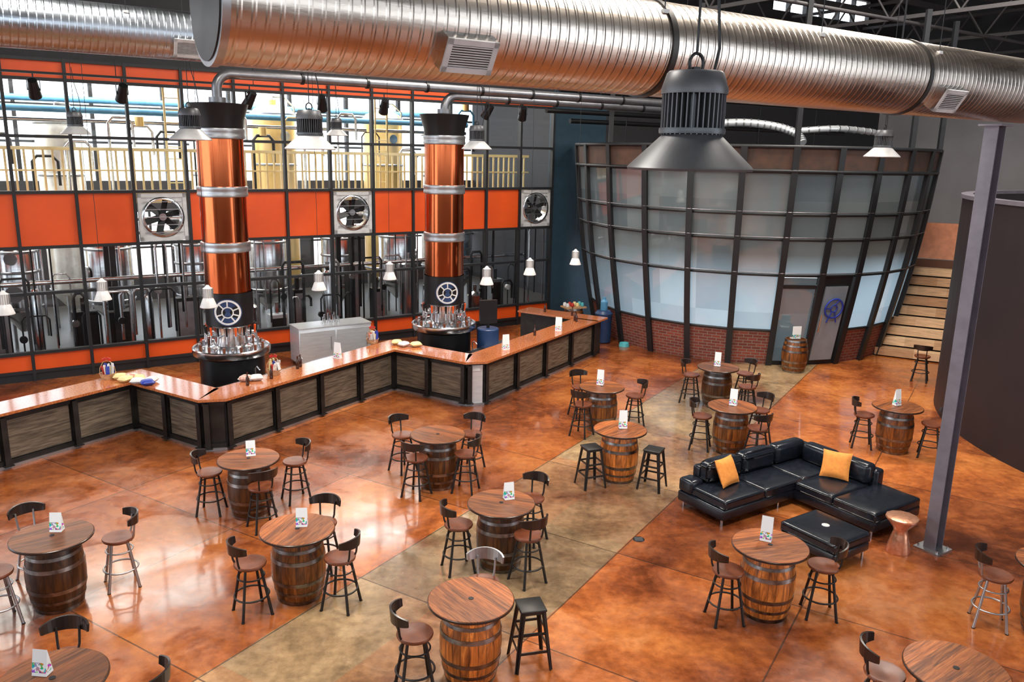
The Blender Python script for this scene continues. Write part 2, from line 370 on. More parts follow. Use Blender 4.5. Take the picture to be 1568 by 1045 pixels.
b=MB(); b.bb(0,2.2,0,.2,0,7.6,m_navy); b.bb(0,2.2,0,.2,7.6,12.6,m_darkwall); b.obj('wall_back_navy',P0,A_)
b=MB()
b.bb(2.2,10,0,.2,0,12.6,m_darkwall); b.bb(10,16,0,.2,0,11.0,m_darkwall); b.bb(10,16,0,.2,11.9,12.6,m_darkwall)
for k in range(7): b.bb(10+k-.03,10+k+.03,0,.2,10.7,12.1,m_frame)
b.bb(10,16,.05,.12,11.4,11.46,m_frame)
b.bb(16,20,0,.2,0,12.6,m_darkwall)
b.obj('wall_back',P0,A_)
b=MB(); b.bb(17.5,17.7,-36,0,0,8,m_graywall); b.bb(17.5,17.7,-36,0,8,12.6,m_darkwall); b.obj('wall_right',P0,A_)
def truss():
    b=MB()
    for z in (9.4,10.8):
        b.bb(-.03,.03,-21.5,-.1,z-.05,z+.05,m_truss)
    y=-21.5;k=0
    while y<-1.2:
        z0,z1=(9.4,10.8) if k%2==0 else (10.8,9.4)
        b.cyl((0,y,z0),(0,y+1.0,z1),.03,m_truss,n=6); y+=1.0;k+=1
    return b.mesh('roof_truss')
tm=truss()
for s in (-14,-9,-4,1,6,11,15.5): place('roof_truss',tm,tuple(W(s,0)),A_)
b=MB()
for y in range(-20,0,2): b.bb(-25,17,y-.05,y+.05,10.9,11.1,m_truss)
for y in (-14.7,-8.3,-3.1): b.cyl((-25,y,9.2),(17,y,9.2),.05,m_truss,n=8)
b.obj('roof_purlins',P0,A_)
# ------------------------------------------------------------------ brewery hall behind glass
b=MB()
b.bb(-26,3,.15,14,-.02,.01,m_brfloor); b.obj('brewery_floor',P0,A_)
b=MB()
b.bb(-26,3,10,10.2,0,.9,m_darkwall); b.bb(-26,3,10,10.2,3.2,4.3,m_darkwall); b.bb(-26,3,10,10.2,9,10,m_darkwall)
s=-26
while s<3: b.bb(s,s+.8,10,10.2,.9,3.2,m_darkwall); b.bb(s+1.6,s+1.66,10,10.2,.9,3.2,m_darkwall); b.bb(s,s+.12,10,10.2,4.3,9,m_frame); s+=2.3
for z in (5.6,6.8,8): b.bb(-26,3,10,10.15,z-.04,z+.04,m_frame)
b.bb(-26,3,10,10.15,1.9,1.96,m_frame)
b.bb(3,3.2,.15,10.2,0,10,m_darkwall); b.bb(-26,3.2,.15,10.2,9.6,9.8,m_ceil)
b.obj('brewery_wall_far',P0,A_)
b=MB()
b.bb(-24,-.2,1.1,2.6,4.15,4.3,m_galv); b.bb(-24,-.2,1.05,1.12,4.1,4.4,m_yellow)
s=-24
while s<-.3:
    b.bb(s,s+.05,1.06,1.09,4.4,5.42,m_yellow); s+=.2
b.bb(-24,-.2,1.04,1.11,5.40,5.48,m_yellow); b.bb(-24,-.2,1.04,1.11,4.9,4.94,m_yellow)
s=-23
while s<0: b.bb(s,s+.14,1.3,1.44,0,4.15,m_frame); b.bb(s,s+.14,2.4,2.54,0,4.15,m_frame); s+=3.3
b.obj('catwalk_railing',P0,A_)
def tank(h,r,m):
    b=MB()
    b.lathe([(.08,.55),(r,1.15),(r,h-.25),(r*.85,h-.1),(r*.5,h),(.12,h+.04),(.12,h+.2),(0,h+.2)],m,n=28)
    for z in (1.2,h*.5,h*.72,h-.3): b.lathe([(r+.01,z),(r+.03,z+.02),(r+.03,z+.06),(r+.01,z+.08)],m_galv,n=28)
    for k in range(4):
        t=PI/4+k*PI/2; b.cyl((r*.85*math.cos(t),r*.85*math.sin(t),0),(r*.85*math.cos(t),r*.85*math.sin(t),1.3),.05,m_galv,n=8)
    b.cyl((0,-r,h*.55),(0,-r-.06,h*.55),.22,m_galv,n=18)
    b.cyl((0,-r+.02,h*.86),(0,-r-.05,h*.86),.16,m_steel,n=18)
    b.tube([(r+.08,0,.4),(r+.08,0,h),(r*.6,0,h+.3),(0,0,h+.3),(0,0,h+.1)],.035,m_steel)
    return b.mesh('fermentation_tank')
t1=tank(3.7,.62,m_steel); t2=tank(3.0,.5,m_steel); t3=tank(6.9,.72,m_gold); t4=tank(6.4,.6,m_tan)
for i in range(10):
    place('fermentation_tank',t1 if i%2 else t2,tuple(W(-1.6-2.25*i,3.6 if i%2 else 3.4)),A_+i)
for i,(s,t) in enumerate(((-1.0,t4),(-3.0,t3),(-7.2,t3),(-9.2,t4),(-13.6,t4),(-18,t3))):
    place('brewing_vessel',t,tuple(W(s,6.0+.5*(i%2))),A_+i*.1)
b=MB()
for z,y,m in ((6.5,5.0,m_skyblue),(6.2,5.1,m_steel),(7.4,5.0,m_steel),(3.4,4.6,m_steel),(3.0,4.6,m_steel),(2.2,.95,m_steel),(6.9,7.9,m_skyblue)):
    b.cyl((-24,y,z),(-.3,y,z),.06 if m is m_steel else .1,m,n=10)
random.seed(3)
for i in range(64):
    s=-23+i*.36+random.random()*.3; y=.5+random.random()*.5; z1=random.choice((1.4,1.9,2.4,3.1,3.6)); z0=random.random()*.8; w=random.choice((.25,.4,.6))
    b.tube([(s,y,z0),(s,y,z1-.1),(s+.07,y,z1),(s+w-.07,y,z1),(s+w,y,z1-.1),(s+w,y,z0+.4)],random.choice((.02,.028,.04)),random.choice((m_steel,m_black,m_frame)),n=8)
    if i%3==0: b.cyl((s,y-.05,z1*.6),(s,y+.05,z1*.6),.09,random.choice((m_steel,m_black,m_white)),n=14)
b.obj('brewery_pipework',P0,A_)
b=MB()
for i in range(26):
    s=-22.5+i*.87+random.random()*.4; y=3.0+random.random()*1.6; z1=5.2+random.random()*2; mm=random.choice((m_steel,m_gold,m_frame,m_skyblue,m_steel))
    b.tube([(s,y,4.0),(s,y,z1-.15),(s+.12,y,z1),(s+.5,y,z1),(s+.62,y,z1-.15),(s+.62,y,z1-.8)],random.choice((.025,.04,.05)),mm,n=8)
    if i%4==0: b.cyl((s+.3,y,z1),(s+.3,y,z1+.25),.12,m_gold,n=14)
for s in (-4.9,-11.2,-16.3,-21):
    for dx in (0,.4): b.cyl((s+dx,2.9,4.0),(s+dx,2.9,8.2),.03,m_yellow,n=8)
    for k in range(12): b.cyl((s,2.9,4.2+.33*k),(s+.4,2.9,4.2+.33*k),.015,m_yellow,n=6)
b.obj('upper_pipework',P0,A_)
b=MB()
for i in range(26):
    s=-22.8+i*.86+random.random()*.2; y=1.5+random.random()*.35; h=.7+random.random()*1.6; w=.25+random.random()*.45; mm=random.choice((m_black,m_black,m_galv,m_bsteel,m_steell))
    if i%3: b.bb(s,s+w,y,y+.35,.15,h,mm); b.bb(s+.04,s+w-.04,y-.01,y,.3,h-.1,random.choice((m_bsteel,m_galv)))
    else: b.lathe([(.0,.15),(w*.5,.3),(w*.5,h),(w*.3,h+.12),(0,h+.16)],m_steel,n=20,c=(s+w/2,y+.2,0))
    b.cyl((s+w/2,y+.2,h),(s+w/2,y+.2,h+.35),.07,random.choice((m_steel,m_bsteel)),n=12)
    for q in (.04,w-.04): b.cyl((s+q,y+.1,0),(s+q,y+.1,.2),.025,m_black,n=6)
b.obj('pump_skids',P0,A_)
# ------------------------------------------------------------------ bar
PL=[(3.0,-14.56),(9.35,-14.56),(9.35,-12.45),(9.6,-12.2),(14.5,-12.2),(14.5,-10.08),(14.75,-9.83),(20.3,-9.83)]
PL=[Vector((v,u)) for u,v in PL]
def offset(pl,d):
    out=[]
    for i,p in enumerate(pl):
        ns=[]
        if i>0: t=(p-pl[i-1]).normalized(); ns.append(Vector((t.y,-t.x)))
        if i<len(pl)-1: t=(pl[i+1]-p).normalized(); ns.append(Vector((t.y,-t.x)))
        if len(ns)==1: out.append(p+ns[0]*d)
        else:
            nn=(ns[0]+ns[1]).normalized(); out.append(p+nn*d/nn.dot(ns[0]))
    return out
def strip(b,pl,d0,d1,z0,z1,m):
    f=offset(pl,d0); g=offset(pl,d1)
    for i in range(len(pl)-1):
        b.prism([tuple(f[i]),tuple(f[i+1]),tuple(g[i+1]),tuple(g[i])][::-1],z0,z1,m)
b=MB()
strip(b,PL,0,-.42,0,.975,m_bsteel)
strip(b,PL,.17,-.55,.985,1.035,m_granite)
strip(b,PL,.155,-.53,.965,.985,m_black)
strip(b,PL,.07,0,.0,.05,m_galv); strip(b,PL,.05,0,.05,.13,m_bsteel); strip(b,PL,.05,0,.87,.97,m_bsteel)
for i in range(len(PL)-1):
    p,q=PL[i],PL[i+1]; ln=(q-p).length; t=(q-p)/ln; nr=Vector((t.y,-t.x)); ang=math.atan2(t.y,t.x)
    nb=max(1,round(ln/1.32))
    if ln<.5: nb=0
    def pb(tt,w,o0,o1,z0,z1,m):
        c=p+t*tt+nr*((o0+o1)/2); b.box((c.x,c.y,(z0+z1)/2),(w,o1-o0,z1-z0),m,rz=ang)
    for k in range(nb):
        w=ln/nb; pb((k+.5)*w,w-.16,0,.018,.15,.85,m_gray)
    for k in range(nb+1):
        tt=min(max(k*ln/max(nb,1),.05),ln-.05)
        pb(tt,.10,0,.065,.05,.93,m_bsteel); pb(tt,.03,.065,.10,.05,.93,m_bsteel); pb(tt,.10,.10,.112,.05,.93,m_bsteel)
        pb(tt,.16,0,.15,.045,.065,m_bsteel)
b.bb(-12.2,-9.8,20.3,20.75,0,.975,m_bsteel); b.bb(-12.25,-9.66,20.2,20.9,.985,1.035,m_granite)
b.box((-9.93,14.60,.48),(.34,.03,.90),m_steell,rz=math.radians(45))
b.box((-9.912,14.582,.86),(.22,.02,.12),m_white,rz=math.radians(45))
b.obj('bar_counter',(0,0,0),B_)
b=MB()
f=offset(PL,-.6); g=offset(PL,-2.2)
for i in (0,4,6): b.prism([tuple(f[i]),tuple(f[i+1]),tuple(g[i+1]),tuple(g[i])][::-1],.0,.015,m_mat)
b.obj('rubber_floor_mat',(0,0,0),B_)
for (xa,xb,ya,yb,sinks) in((-15.75,-15.2,4,8.6,((4.5,5.3),)),(-13.45,-12.85,10.4,13.8,((11,11.8),(12.2,13))),(-11.1,-10.5,15.3,17.6,((15.7,16.5),))):
    b=MB(); b.bb(xa,xb,ya,yb,.1,.8,m_steel)
    for s0,s1 in sinks: b.bb(xa+.05,xb-.05,s0,s1,.8,.805,m_black); b.tube([(xa+.06,(s0+s1)/2,.8),(xa+.06,(s0+s1)/2,1.0),(xa+.12,(s0+s1)/2,1.05),(xa+.2,(s0+s1)/2,.98)],.015,m_steel,n=8)
    for x in (xa+.05,xb-.05):
        for y in (ya+.1,yb-.1): b.cyl((x,y,0),(x,y,.12),.03,m_black,n=8)
    b.obj('underbar_sink',(0,0,0),B_)
def column():
    b=MB()
    b.lathe([(.74,0),(.74,.08),(.68,.1),(.68,1.12),(.72,1.16)],m_black,n=40)
    b.lathe([(.70,1.16),(.80,1.18),(.82,1.24),(.82,1.32),(.80,1.34),(.77,1.33),(.76,1.28),(.45,1.28),(.45,1.34)],m_steel,n=48)
    b.lathe([(.45,1.34),(.36,1.38),(.34,1.6),(.36,1.78),(.50,1.86)],m_steel,n=40)
    b.lathe([(.36,1.80),(.50,1.84),(.50,2.55)],m_black,n=40)
    for z0,z1 in((2.55,3.42),(3.6,4.57),(4.75,5.74)):
        b.lathe([(.47,z0),(.47,z1)],m_copper,n=48)
        for k in range(8):
            t=2*PI*k/8; b.box((.472*math.cos(t),.472*math.sin(t),(z0+z1)/2),(.01,.03,z1-z0),m_copper,rz=t)
    for z in(3.51,4.66,5.83):
        b.lathe([(.47,z-.11),(.505,z-.1),(.515,z-.06),(.505,z-.03),(.505,z+.03),(.515,z+.06),(.505,z+.1),(.47,z+.11)],m_galv,n=48)
    b.lathe([(.47,5.9),(.49,5.97),(.50,6.1),(.59,6.38),(.60,6.42),(.5,6.43),(.2,6.44),(0,6.44)],m_black,n=40)
    for k in range(18):
        t=2*PI*k/18; c,s=math.cos(t),math.sin(t)
        b.cyl((.34*c,.34*s,1.62),(.52*c,.52*s,1.60),.018,m_steel,n=8)
        b.cyl((.52*c,.52*s,1.64),(.54*c,.54*s,1.48),.02,m_steel,n=8)
        b.cyl((.52*c,.52*s,1.64),(.53*c,.53*s,1.82),.018,m_black if k%3 else m_orange,r1=.028,n=8)
    for k in range(24):
        t=2*PI*k/24+.1; b.cyl((.66*math.cos(t),.66*math.sin(t),1.28),(.66*math.cos(t),.66*math.sin(t),1.42),.028,m_steel if k%2 else m_seat,r1=.035,n=8)
    d=Vector((.25,-.968,0)); r=Vector((.968,.25,0))
    def ring(ra,rb,off,m,z=2.16):
        n=36; vs=[]
        for q in(ra,rb):
            for k in range(n):
                t=2*PI*k/n; x=q*math.cos(t); dd=math.sqrt(max(.505**2-x*x,0))+off
                p=r*x+d*dd; vs.append((p.x,p.y,z+q*math.sin(t)))
        b.add(vs,[(k,(k+1)%n,n+(k+1)%n,n+k) for k in range(n)],m)
    ring(.0,.29,.006,m_bin); ring(.23,.27,.009,m_white); ring(.10,.125,.009,m_white)
    for a in (90,135,200,235,305,340,20):
        t=math.radians(a); pts=[]
        for q in(.11,.23):
            for w in(-.014,.014):
                x=q*math.cos(t)-w*math.sin(t); zz=q*math.sin(t)+w*math.cos(t); dd=math.sqrt(.505**2-x*x)+.01
                p=r*x+d*dd; pts.append((p.x,p.y,2.16+zz))
        b.add(pts,[(0,1,3,2)],m_white)
    return b.mesh('beer_tap_column')
cm=column()
C1=Vector((-6.13,17.36,0));C2=Vector((-1.74,20.36,0))
place('beer_tap_column',cm,tuple(C1)); place('beer_tap_column',cm,tuple(C2))
def elbow(a,d1,d2,r,n=8):
    return [a+d1*(r*math.sin(t))+d2*(r*(1-math.cos(t))) for t in [PI/2*k/n for k in range(n+1)]]
for C,z,ln in((C1,7.02,12.5),(C2,6.86,9.0)):
    b=MB(); Z=Vector((0,0,1)); st=C+Z*6.45
    pts=[st]+elbow(C+Z*(z-.3),Z,dv,.3)
    pts+= [pts[-1]+dv*ln]
    b.tube([tuple(p) for p in pts],.10,m_pipe,n=16)
    b.cyl(tuple(C+Z*6.45),tuple(C+Z*6.55),.17,m_pipe,n=20)
    q=pts[-2]
    for k in range(1,int(ln/1.5)+1): c=q+dv*(1.5*k); b.cyl(tuple(c-dv*.03),tuple(c+dv*.03),.12,m_black,n=16); b.cyl(tuple(c),tuple(c+Z*3.4),.008,m_black,n=5)
    b.obj('exhaust_pipe')
# ------------------------------------------------------------------ ducts
def duct(length,r,mt,name,loc,rings,vents,cap=True):
    b=MB(); n=48; vs=[]; K=int(length/1.0)
    for i in range(K+1):
        for j in range(n): t=2*PI*j/n; vs.append((length*i/K,r*math.cos(t),r*math.sin(t)))
    b.add(vs,[(i*n+j,i*n+(j+1)%n,(i+1)*n+(j+1)%n,(i+1)*n+j)[::-1] for i in range(K) for j in range(n)],mt,True)
    b.cyl((-.02,0,0),(.03,0,0),r+.012,m_galv,n=48); b.cyl((-.03,0,0),(-.02,0,0),r-.02,m_bsteel,n=48)
    b.cyl((length,0,0),(length+.03,0,0),r,m_galv,n=48)
    for x in rings:
        b.cyl((x-.03,0,0),(x+.03,0,0),r+.014,m_bsteel,n=48)
        b.cyl((x,0,r),(x,0,r+5.5),.01,m_black,n=6)
    for x,ang,w,h in vents:
        R=Matrix.Rotation(ang,4,'X')
        c=Vector((x,-math.cos(ang)*(r+.03),-math.sin(ang)*(r+.03)))
        def bx(dx,dz,sx,sz,dep,m,oo=0):
            p=c+R@Vector((dx,-oo,dz)); b.box(tuple(p),(sx,dep,sz),m,R=R)
        bx(0,0,w,h,.10,m_steel)
        bx(0,h/2-.02,w,.04,.02,m_pale,.055);bx(0,-h/2+.02,w,.04,.02,m_pale,.055);bx(w/2-.02,0,.04,h,.02,m_pale,.055);bx(-w/2+.02,0,.04,h,.02,m_pale,.055)
        bx(0,0,w-.06,h-.06,.01,m_bsteel,.052)
        for k in range(9): bx(0,-h/2+.05+(h-.1)*k/8,w-.08,.008,.012,m_pale,.056)
    for x in [q+.5 for q in range(1,int(length),2)]:
        b.box((x,-r*.75,r*.66),(.06,.05,.03),m_pale); b.cyl((x,-r*.75,r*.66),(x,-r*.75,r*.66+5),.005,m_black,n=5)
    b.obj(name,loc,A_)
duct(26,.385,m_duct,'air_duct',(-1.90,5.33,6.47),(3.55,7.25,12),((1.62,.55,.40,.24),(7.65,.55,.42,.26)))
sB=Vector((-5.3,10.9,7.0))
duct(16,.31,m_ductb,'air_duct_rear',tuple(sB-dv*13.2),(2,5.5,10.9,14.6),((14.2,.5,.36,.24),))
def flex(pts,r,name):
    b=MB(); P=[Vector(p) for p in pts]; out=[]
    for i in range(len(P)-1):
        p0=P[max(i-1,0)];p1=P[i];p2=P[i+1];p3=P[min(i+2,len(P)-1)]
        for k in range(10):
            t=k/10; out.append(.5*((2*p1)+(p2-p0)*t+(2*p0-5*p1+4*p2-p3)*t*t+(3*p1-p0-3*p2+p3)*t**3))
    out.append(P[-1]); b.tube([tuple(p) for p in out],r,m_steell,n=12)
    for i in range(0,len(out)-1,2):
        d=(out[i+1]-out[i]).normalized(); b.cyl(tuple(out[i]-d*.02),tuple(out[i]+d*.02),r+.015,m_galv,n=12)
    b.obj(name)
flex([(5.6,24.8,6.5),(6.6,24.6,6.55),(7.5,24.4,6.45),(8.0,24.1,6.25),(8.1,23.8,6.0)],.11,'flexible_duct')
flex([(8.2,25,6.35),(9.5,25,6.45),(11.0,26,6.4)],.09,'flexible_duct')
b=MB()
for z,x0,x1,y in((6.75,-2,8,-2.4),(6.5,-1,12,-2.2),(7.3,-2,12,-3)): b.cyl((x0,y,z),(x1,y,z),.07,m_black,n=10)
for x in (1,4,7,10): b.cyl((x,-2.4,5.9),(x,-2.4,9.3),.02,m_black,n=6)
b.obj('ceiling_conduit',P0,A_)
# ------------------------------------------------------------------ track lights
b=MB(); b.bb(-20,0,-1.53,-1.47,6.98,7.03,m_black)
for x in range(-19,0,3): b.cyl((x,-1.5,7),(x,-1.5,12.5),.01,m_black,n=5)
b.obj('lighting_track',P0,A_)
b=MB(); b.cyl((0,0,0),(0,0,-.22),.015,m_black,n=6); R=Matrix.Rotation(.7,4,'X'); b.box((0,0,-.14),(.12,.06,.06),m_black)
p=R@Vector((0,0,-.2)); q=R@Vector((0,0,.2)); c=Vector((0,0,-.30)); b.cyl(tuple(c+q),tuple(c+p),.09,m_black,r1=.13,n=16); b.cyl(tuple(c+p),tuple(c+p*1.05),.11,m_lampd,n=16)
for sx in(-.12,.12): b.box((sx,0,-.22),(.012,.05,.24),m_black)
sm=b.mesh('track_spotlight')
for s in (-14.6,-12.9,-10.1,-8.3,-6.6,-3.4,-2.2): place('track_spotlight',sm,tuple(W(s,-1.5,6.98)),A_+random.uniform(-.5,.5))
# ------------------------------------------------------------------ high-bay lamps
def highbay(mc,md,cord=6.6):
    b=MB()
    b.lathe([(.285,0),(.29,.01),(.282,.02),(.14,.155),(.13,.165)],mc,n=48)
    b.lathe([(.275,.004),(.135,.15),(.0,.15)],m_pale,n=48)
    b.cyl((0,0,.16),(0,0,.35),.085,m_lampd,n=20)
    for k in range(36):
        t=2*PI*k/36; b.box((.112*math.cos(t),.112*math.sin(t),.255),(.065,.006,.19),md,rz=t)
    b.lathe([(.0,.165),(.15,.165),(.152,.18),(.15,.19),(0,.19)],m_lampd,n=36)
    b.lathe([(.0,.34),(.15,.34),(.152,.36),(.13,.43),(.12,.44),(0,.44)],md,n=36)
    b.tube([(.035*math.cos(t),0,.475+.045*math.sin(t)) for t in [2*PI*k/16 for k in range(16)]],.008,m_black,n=6,closed=True)
    b.cyl((0,0,.44),(0,0,.46),.02,m_black,n=8)
    b.cyl((0,0,.52),(0,0,cord),.006,m_black,n=6)
    b.tube([(.1,.02,.42),(.13,.03,.55),(.11,.03,.75),(.05,.02,1.0),(.02,.01,1.3)],.007,m_black,n=6)
    return b.mesh('high_bay_lamp')
hb1=highbay(m_lampg,m_lampg);hb2=highbay(m_lampw,m_lampg)
place('high_bay_lamp',hb1,(.81,3.9,5.53),.3)
for x,y,z in((-2.38,9.7,5.57),(-4.65,12,5.66),(-8.9,17,5.75),(-4.7,22,5.9),(-.75,16,5.62),(6.1,14,5.63)):
    place('high_bay_lamp',hb2,(x,y,z),random.random())
b=MB()
b.lathe([(.15,0),(.155,.01),(.10,.16),(.085,.18),(.085,.36),(.05,.38),(.02,.42),(0,.42)],m_white,n=28)
b.lathe([(.145,.005),(.09,.15),(0,.15)],m_pale,n=28)
for k in range(16): t=2*PI*k/16; b.box((.09*math.cos(t),.09*math.sin(t),.27),(.02,.006,.17),m_lamp,rz=t)
b.cyl((0,0,.4),(0,0,9.6),.005,m_black,n=5)
pm=b.mesh('pendant_lamp')
for u,v in((7.2,-14.75),(9.0,-14.75),(9.72,-12.6),(12.35,-12.4),(14.4,-12.2),(15.2,-10.05),(17.1,-10.05),(19.5,-10.05)): place('pendant_lamp',pm,tuple(UV(u,v,2.66)))
# ------------------------------------------------------------------ glass room
CG=(7.3,26.4,0)
def Rg(z): return 4.52+.82*max(z,0)/5.8+.12*math.sin(PI*max(min(z/5.8,1),0))
def G(phi,z,dr=0):
    t=math.radians(phi); r=Rg(z)+dr; return (r*math.sin(t),-r*math.cos(t),z)
PH=[-101,-88,-74.5,-60,-45,-30.5,-16.5,-3,9.5,22,34.5,47,60,73,88]
DL,DR=7,8
gz=[0,1.0,2.55,3.5,4.15,5.22,5.85]
b=MB()
for i in range(len(PH)-1):
    a0,a1=PH[i],PH[i+1]; door=i in(DL,DR)
    for j in range(len(gz)-1):
        z0,z1=gz[j],gz[j+1]
        if j==0:
            if not door: b.add([G(a0,z0),G(a1,z0),G(a1,z1),G(a0,z1)],[(0,1,2,3)],m_brick)
            continue
        if j==5: b.add([G(a0,z0,.05),G(a1,z0,.05),G(a1,z1,.05),G(a0,z1,.05)],[(0,1,2,3)],m_rust); continue
        if j==1 and door: continue
        b.add([G(a0,z0),G(a1,z0),G(a1,z1),G(a0,z1)],[(0,1,2,3)],m_frost)
for a in PH:
    zs=[i*.45 for i in range(14)]
    for w0,w1,d0,d1 in((-.035,.035,-.05,.10),(-.08,.08,.10,.125)):
        vs=[]
        for z in zs:
            for ww,dd in((w0,d0),(w1,d0),(w1,d1),(w0,d1)): vs.append(G(a+math.degrees(ww/Rg(z)),z,dd))
        fs=[]
        for i in range(len(zs)-1):
            for k in range(4): fs.append((i*4+k,i*4+(k+1)%4,(i+1)*4+(k+1)%4,(i+1)*4+k))
        fs.append((len(vs)-4,len(vs)-3,len(vs)-2,len(vs)-1)); b.add(vs,fs,m_frame)
def hring(z,r,dr,m,i0=0,i1=len(PH)-1):
    b.tube([G(PH[i],z,dr) for i in range(i0,i1+1)],r,m,n=8)
hring(1.0,.035,.02,m_frame,0,DL); hring(1.0,.035,.02,m_frame,DR+1,len(PH)-1)
for z in (2.55,3.5,4.15,5.22): hring(z,.034,.02,m_frame)
for z in (3.5,4.15,2.55): hring(z+.07,.012,.12,m_pipe)
hring(5.85,.05,.08,m_frame); hring(5.25,.045,.1,m_frame)
n=40; b.add([G(-101+189*k/n,5.3,-.1) for k in range(n+1)],[tuple(range(n+1))],m_ceil)
b.obj('glass_room',CG)
b=MB()
for a in (-60,-30.5,-3,34.5,60): x,y,z=G(a,5.8,.02); b.bb(x-.06,x+.06,y-.06,y+.06,5.9,9.3,m_frame)
b.obj('roof_support_posts',CG)
b=MB()
def gp(a,z,dr=0): return Vector(G(a,z,dr))
def quadpanel(a0,a1,z0,z1,m,dr=0,ins=0):
    p0,p1=Vector(G(a0,0,dr)),Vector(G(a1,0,dr)); d=(p1-p0); 
    q0=p0+d*ins; q1=p1-d*ins; lean=Vector(G((a0+a1)/2,2.3,dr))-Vector(G((a0+a1)/2,0,dr)); lean=lean/2.3; 
    th=d.cross(Vector((0,0,1))).normalized()*.02
    vs=[]
    for o in(-1,1):
        for q in((q0,z0),(q1,z0),(q1,z1),(q0,z1)): vs.append(tuple(q[0]+Vector((lean.x,lean.y,1))*q[1]+th*o))
    b.add(vs,[(3,2,1,0),(4,5,6,7),(0,1,5,4),(1,2,6,5),(2,3,7,6),(3,0,4,7)],m)
A0,A1,A2=PH[DL],PH[DR],PH[DR+1]
quadpanel(A1,A2,.0,2.55,m_frame,.0,.04); quadpanel(A1,A2,.14,2.26,m_doorglass,.045,.15)
quadpanel(A0,A1,.05,2.5,m_frost,.0,.04); quadpanel(A0,A1,2.2,2.3,m_frame,.03,.02); quadpanel(A0,A1,0,.12,m_frame,.03,.02)
zz=Vector((0,0,1))
p0,p1=gp(A1,1.65,.12),gp(A2,1.65,.12); cz=(p0+p1)/2; d=(p1-p0).normalized(); zl=(gp((A1+A2)/2,2.2)-gp((A1+A2)/2,1.1)).normalized()
b.tube([tuple(cz+d*(.27*math.cos(t))+zl*(.27*math.sin(t))) for t in [2*PI*k/32 for k in range(32)]],.026,m_blue,n=6,closed=True)
b.tube([tuple(cz+d*(.1*math.cos(t))+zl*(.1*math.sin(t))) for t in [2*PI*k/20 for k in range(20)]],.02,m_blue,n=6,closed=True)
for (x0,z0,x1,z1) in((-.15,-.40,-.05,-.1),(.05,-.1,.15,-.40),(-.25,.0,-.1,.0),(0,.1,.12,.22)): b.cyl(tuple(cz+d*x0+zl*z0),tuple(cz+d*x1+zl*z1),.02,m_blue,n=6)
h0=gp(A1+2,1.0,.14); b.cyl(tuple(h0),tuple(h0+zl*.5),.018,m_steel,n=8)
b.obj('door_1',CG)
# ------------------------------------------------------------------ stairs
b=MB()
Sb=Vector((11.50,22.75,0)); sdx=Vector((.475,.88,0)).normalized(); sdt=Vector((.88,-.475,0)).normalized(); ang=math.atan2(sdt.y,sdt.x)
for k in range(9):
    z=.262*(k+1)-.115; c=sdx*(.32*k+.17)
    b.box((c.x,c.y,z),(2.05,.36,.215),m_step,rz=ang); c2=sdx*(.32*k+.33); b.box((c2.x,c2.y,z/2),(1.95,.02,max(z-.11,.02)),m_black,rz=ang)
for s_ in(-1.0,1.0):
    p=sdt*s_+sdx*.15; q=sdt*s_+sdx*3.0
    dd=(q-p); R=Matrix.Rotation(math.atan2(dd.y,dd.x),4,'Z')@Matrix.Rotation(-math.atan2(2.3,2.85),4,'Y')
    m_=(p+q)/2; b.box((m_.x,m_.y,1.05),(3.6,.05,.2),m_bsteel,R=R)
b.obj('staircase',tuple(Sb))
b=MB(); c=Sb+sdx*4.3+sdt*.3; b.box((c.x,c.y,1.17),(3.6,2.4,2.32),m_bsteel,rz=ang); c=Sb+sdx*5.6+sdt*.3; b.box((c.x,c.y,2.95),(3.6,.15,1.2),m_peach,rz=ang); b.obj('stair_landing')
# ------------------------------------------------------------------ dark kiosk, post
b=MB(); n=48; vs=[]
for k in range(n+1):
    t=math.radians(100+160*k/n); 
    for r,z in((7,0),(7,4.82),(6.85,4.82),(6.85,0)): vs.append((r*math.cos(t),r*math.sin(t),z))
b.add(vs,[(i*4+j,i*4+(j+1)%4,(i+1)*4+(j+1)%4,(i+1)*4+j) for i in range(n) for j in range(4)],m_kiosk,False)
vs=[]
for k in range(n+1):
    t=math.radians(100+160*k/n); 
    for r,z in((7.04,4.80),(7.04,4.88),(6.8,4.88),(6.8,4.80)): vs.append((r*math.cos(t),r*math.sin(t),z))
b.add(vs,[(i*4+j,i*4+(j+1)%4,(i+1)*4+(j+1)%4,(i+1)*4+j) for i in range(n) for j in range(4)],m_purple,False)
b.obj('kiosk_wall',(16.37,15.63,0))
b=MB()
b.bb(-.09,.09,-.1,-.085,.02,6.07,m_purple); b.bb(-.09,.09,.085,.1,.02,6.07,m_purple); b.bb(-.008,.008,-.09,.09,.02,6.07,m_purple)
b.bb(-.19,.19,-.19,.19,0,.025,m_galv)
for x in(-.14,.14):
    for y in(-.14,.14): b.cyl((x,y,.02),(x,y,.06),.018,m_steel,n=8)
b.bb(-.15,.15,-.15,.15,6.05,6.075,m_purple)
b.obj('steel_column',(6.28,11.1,0),A_+PI/2)
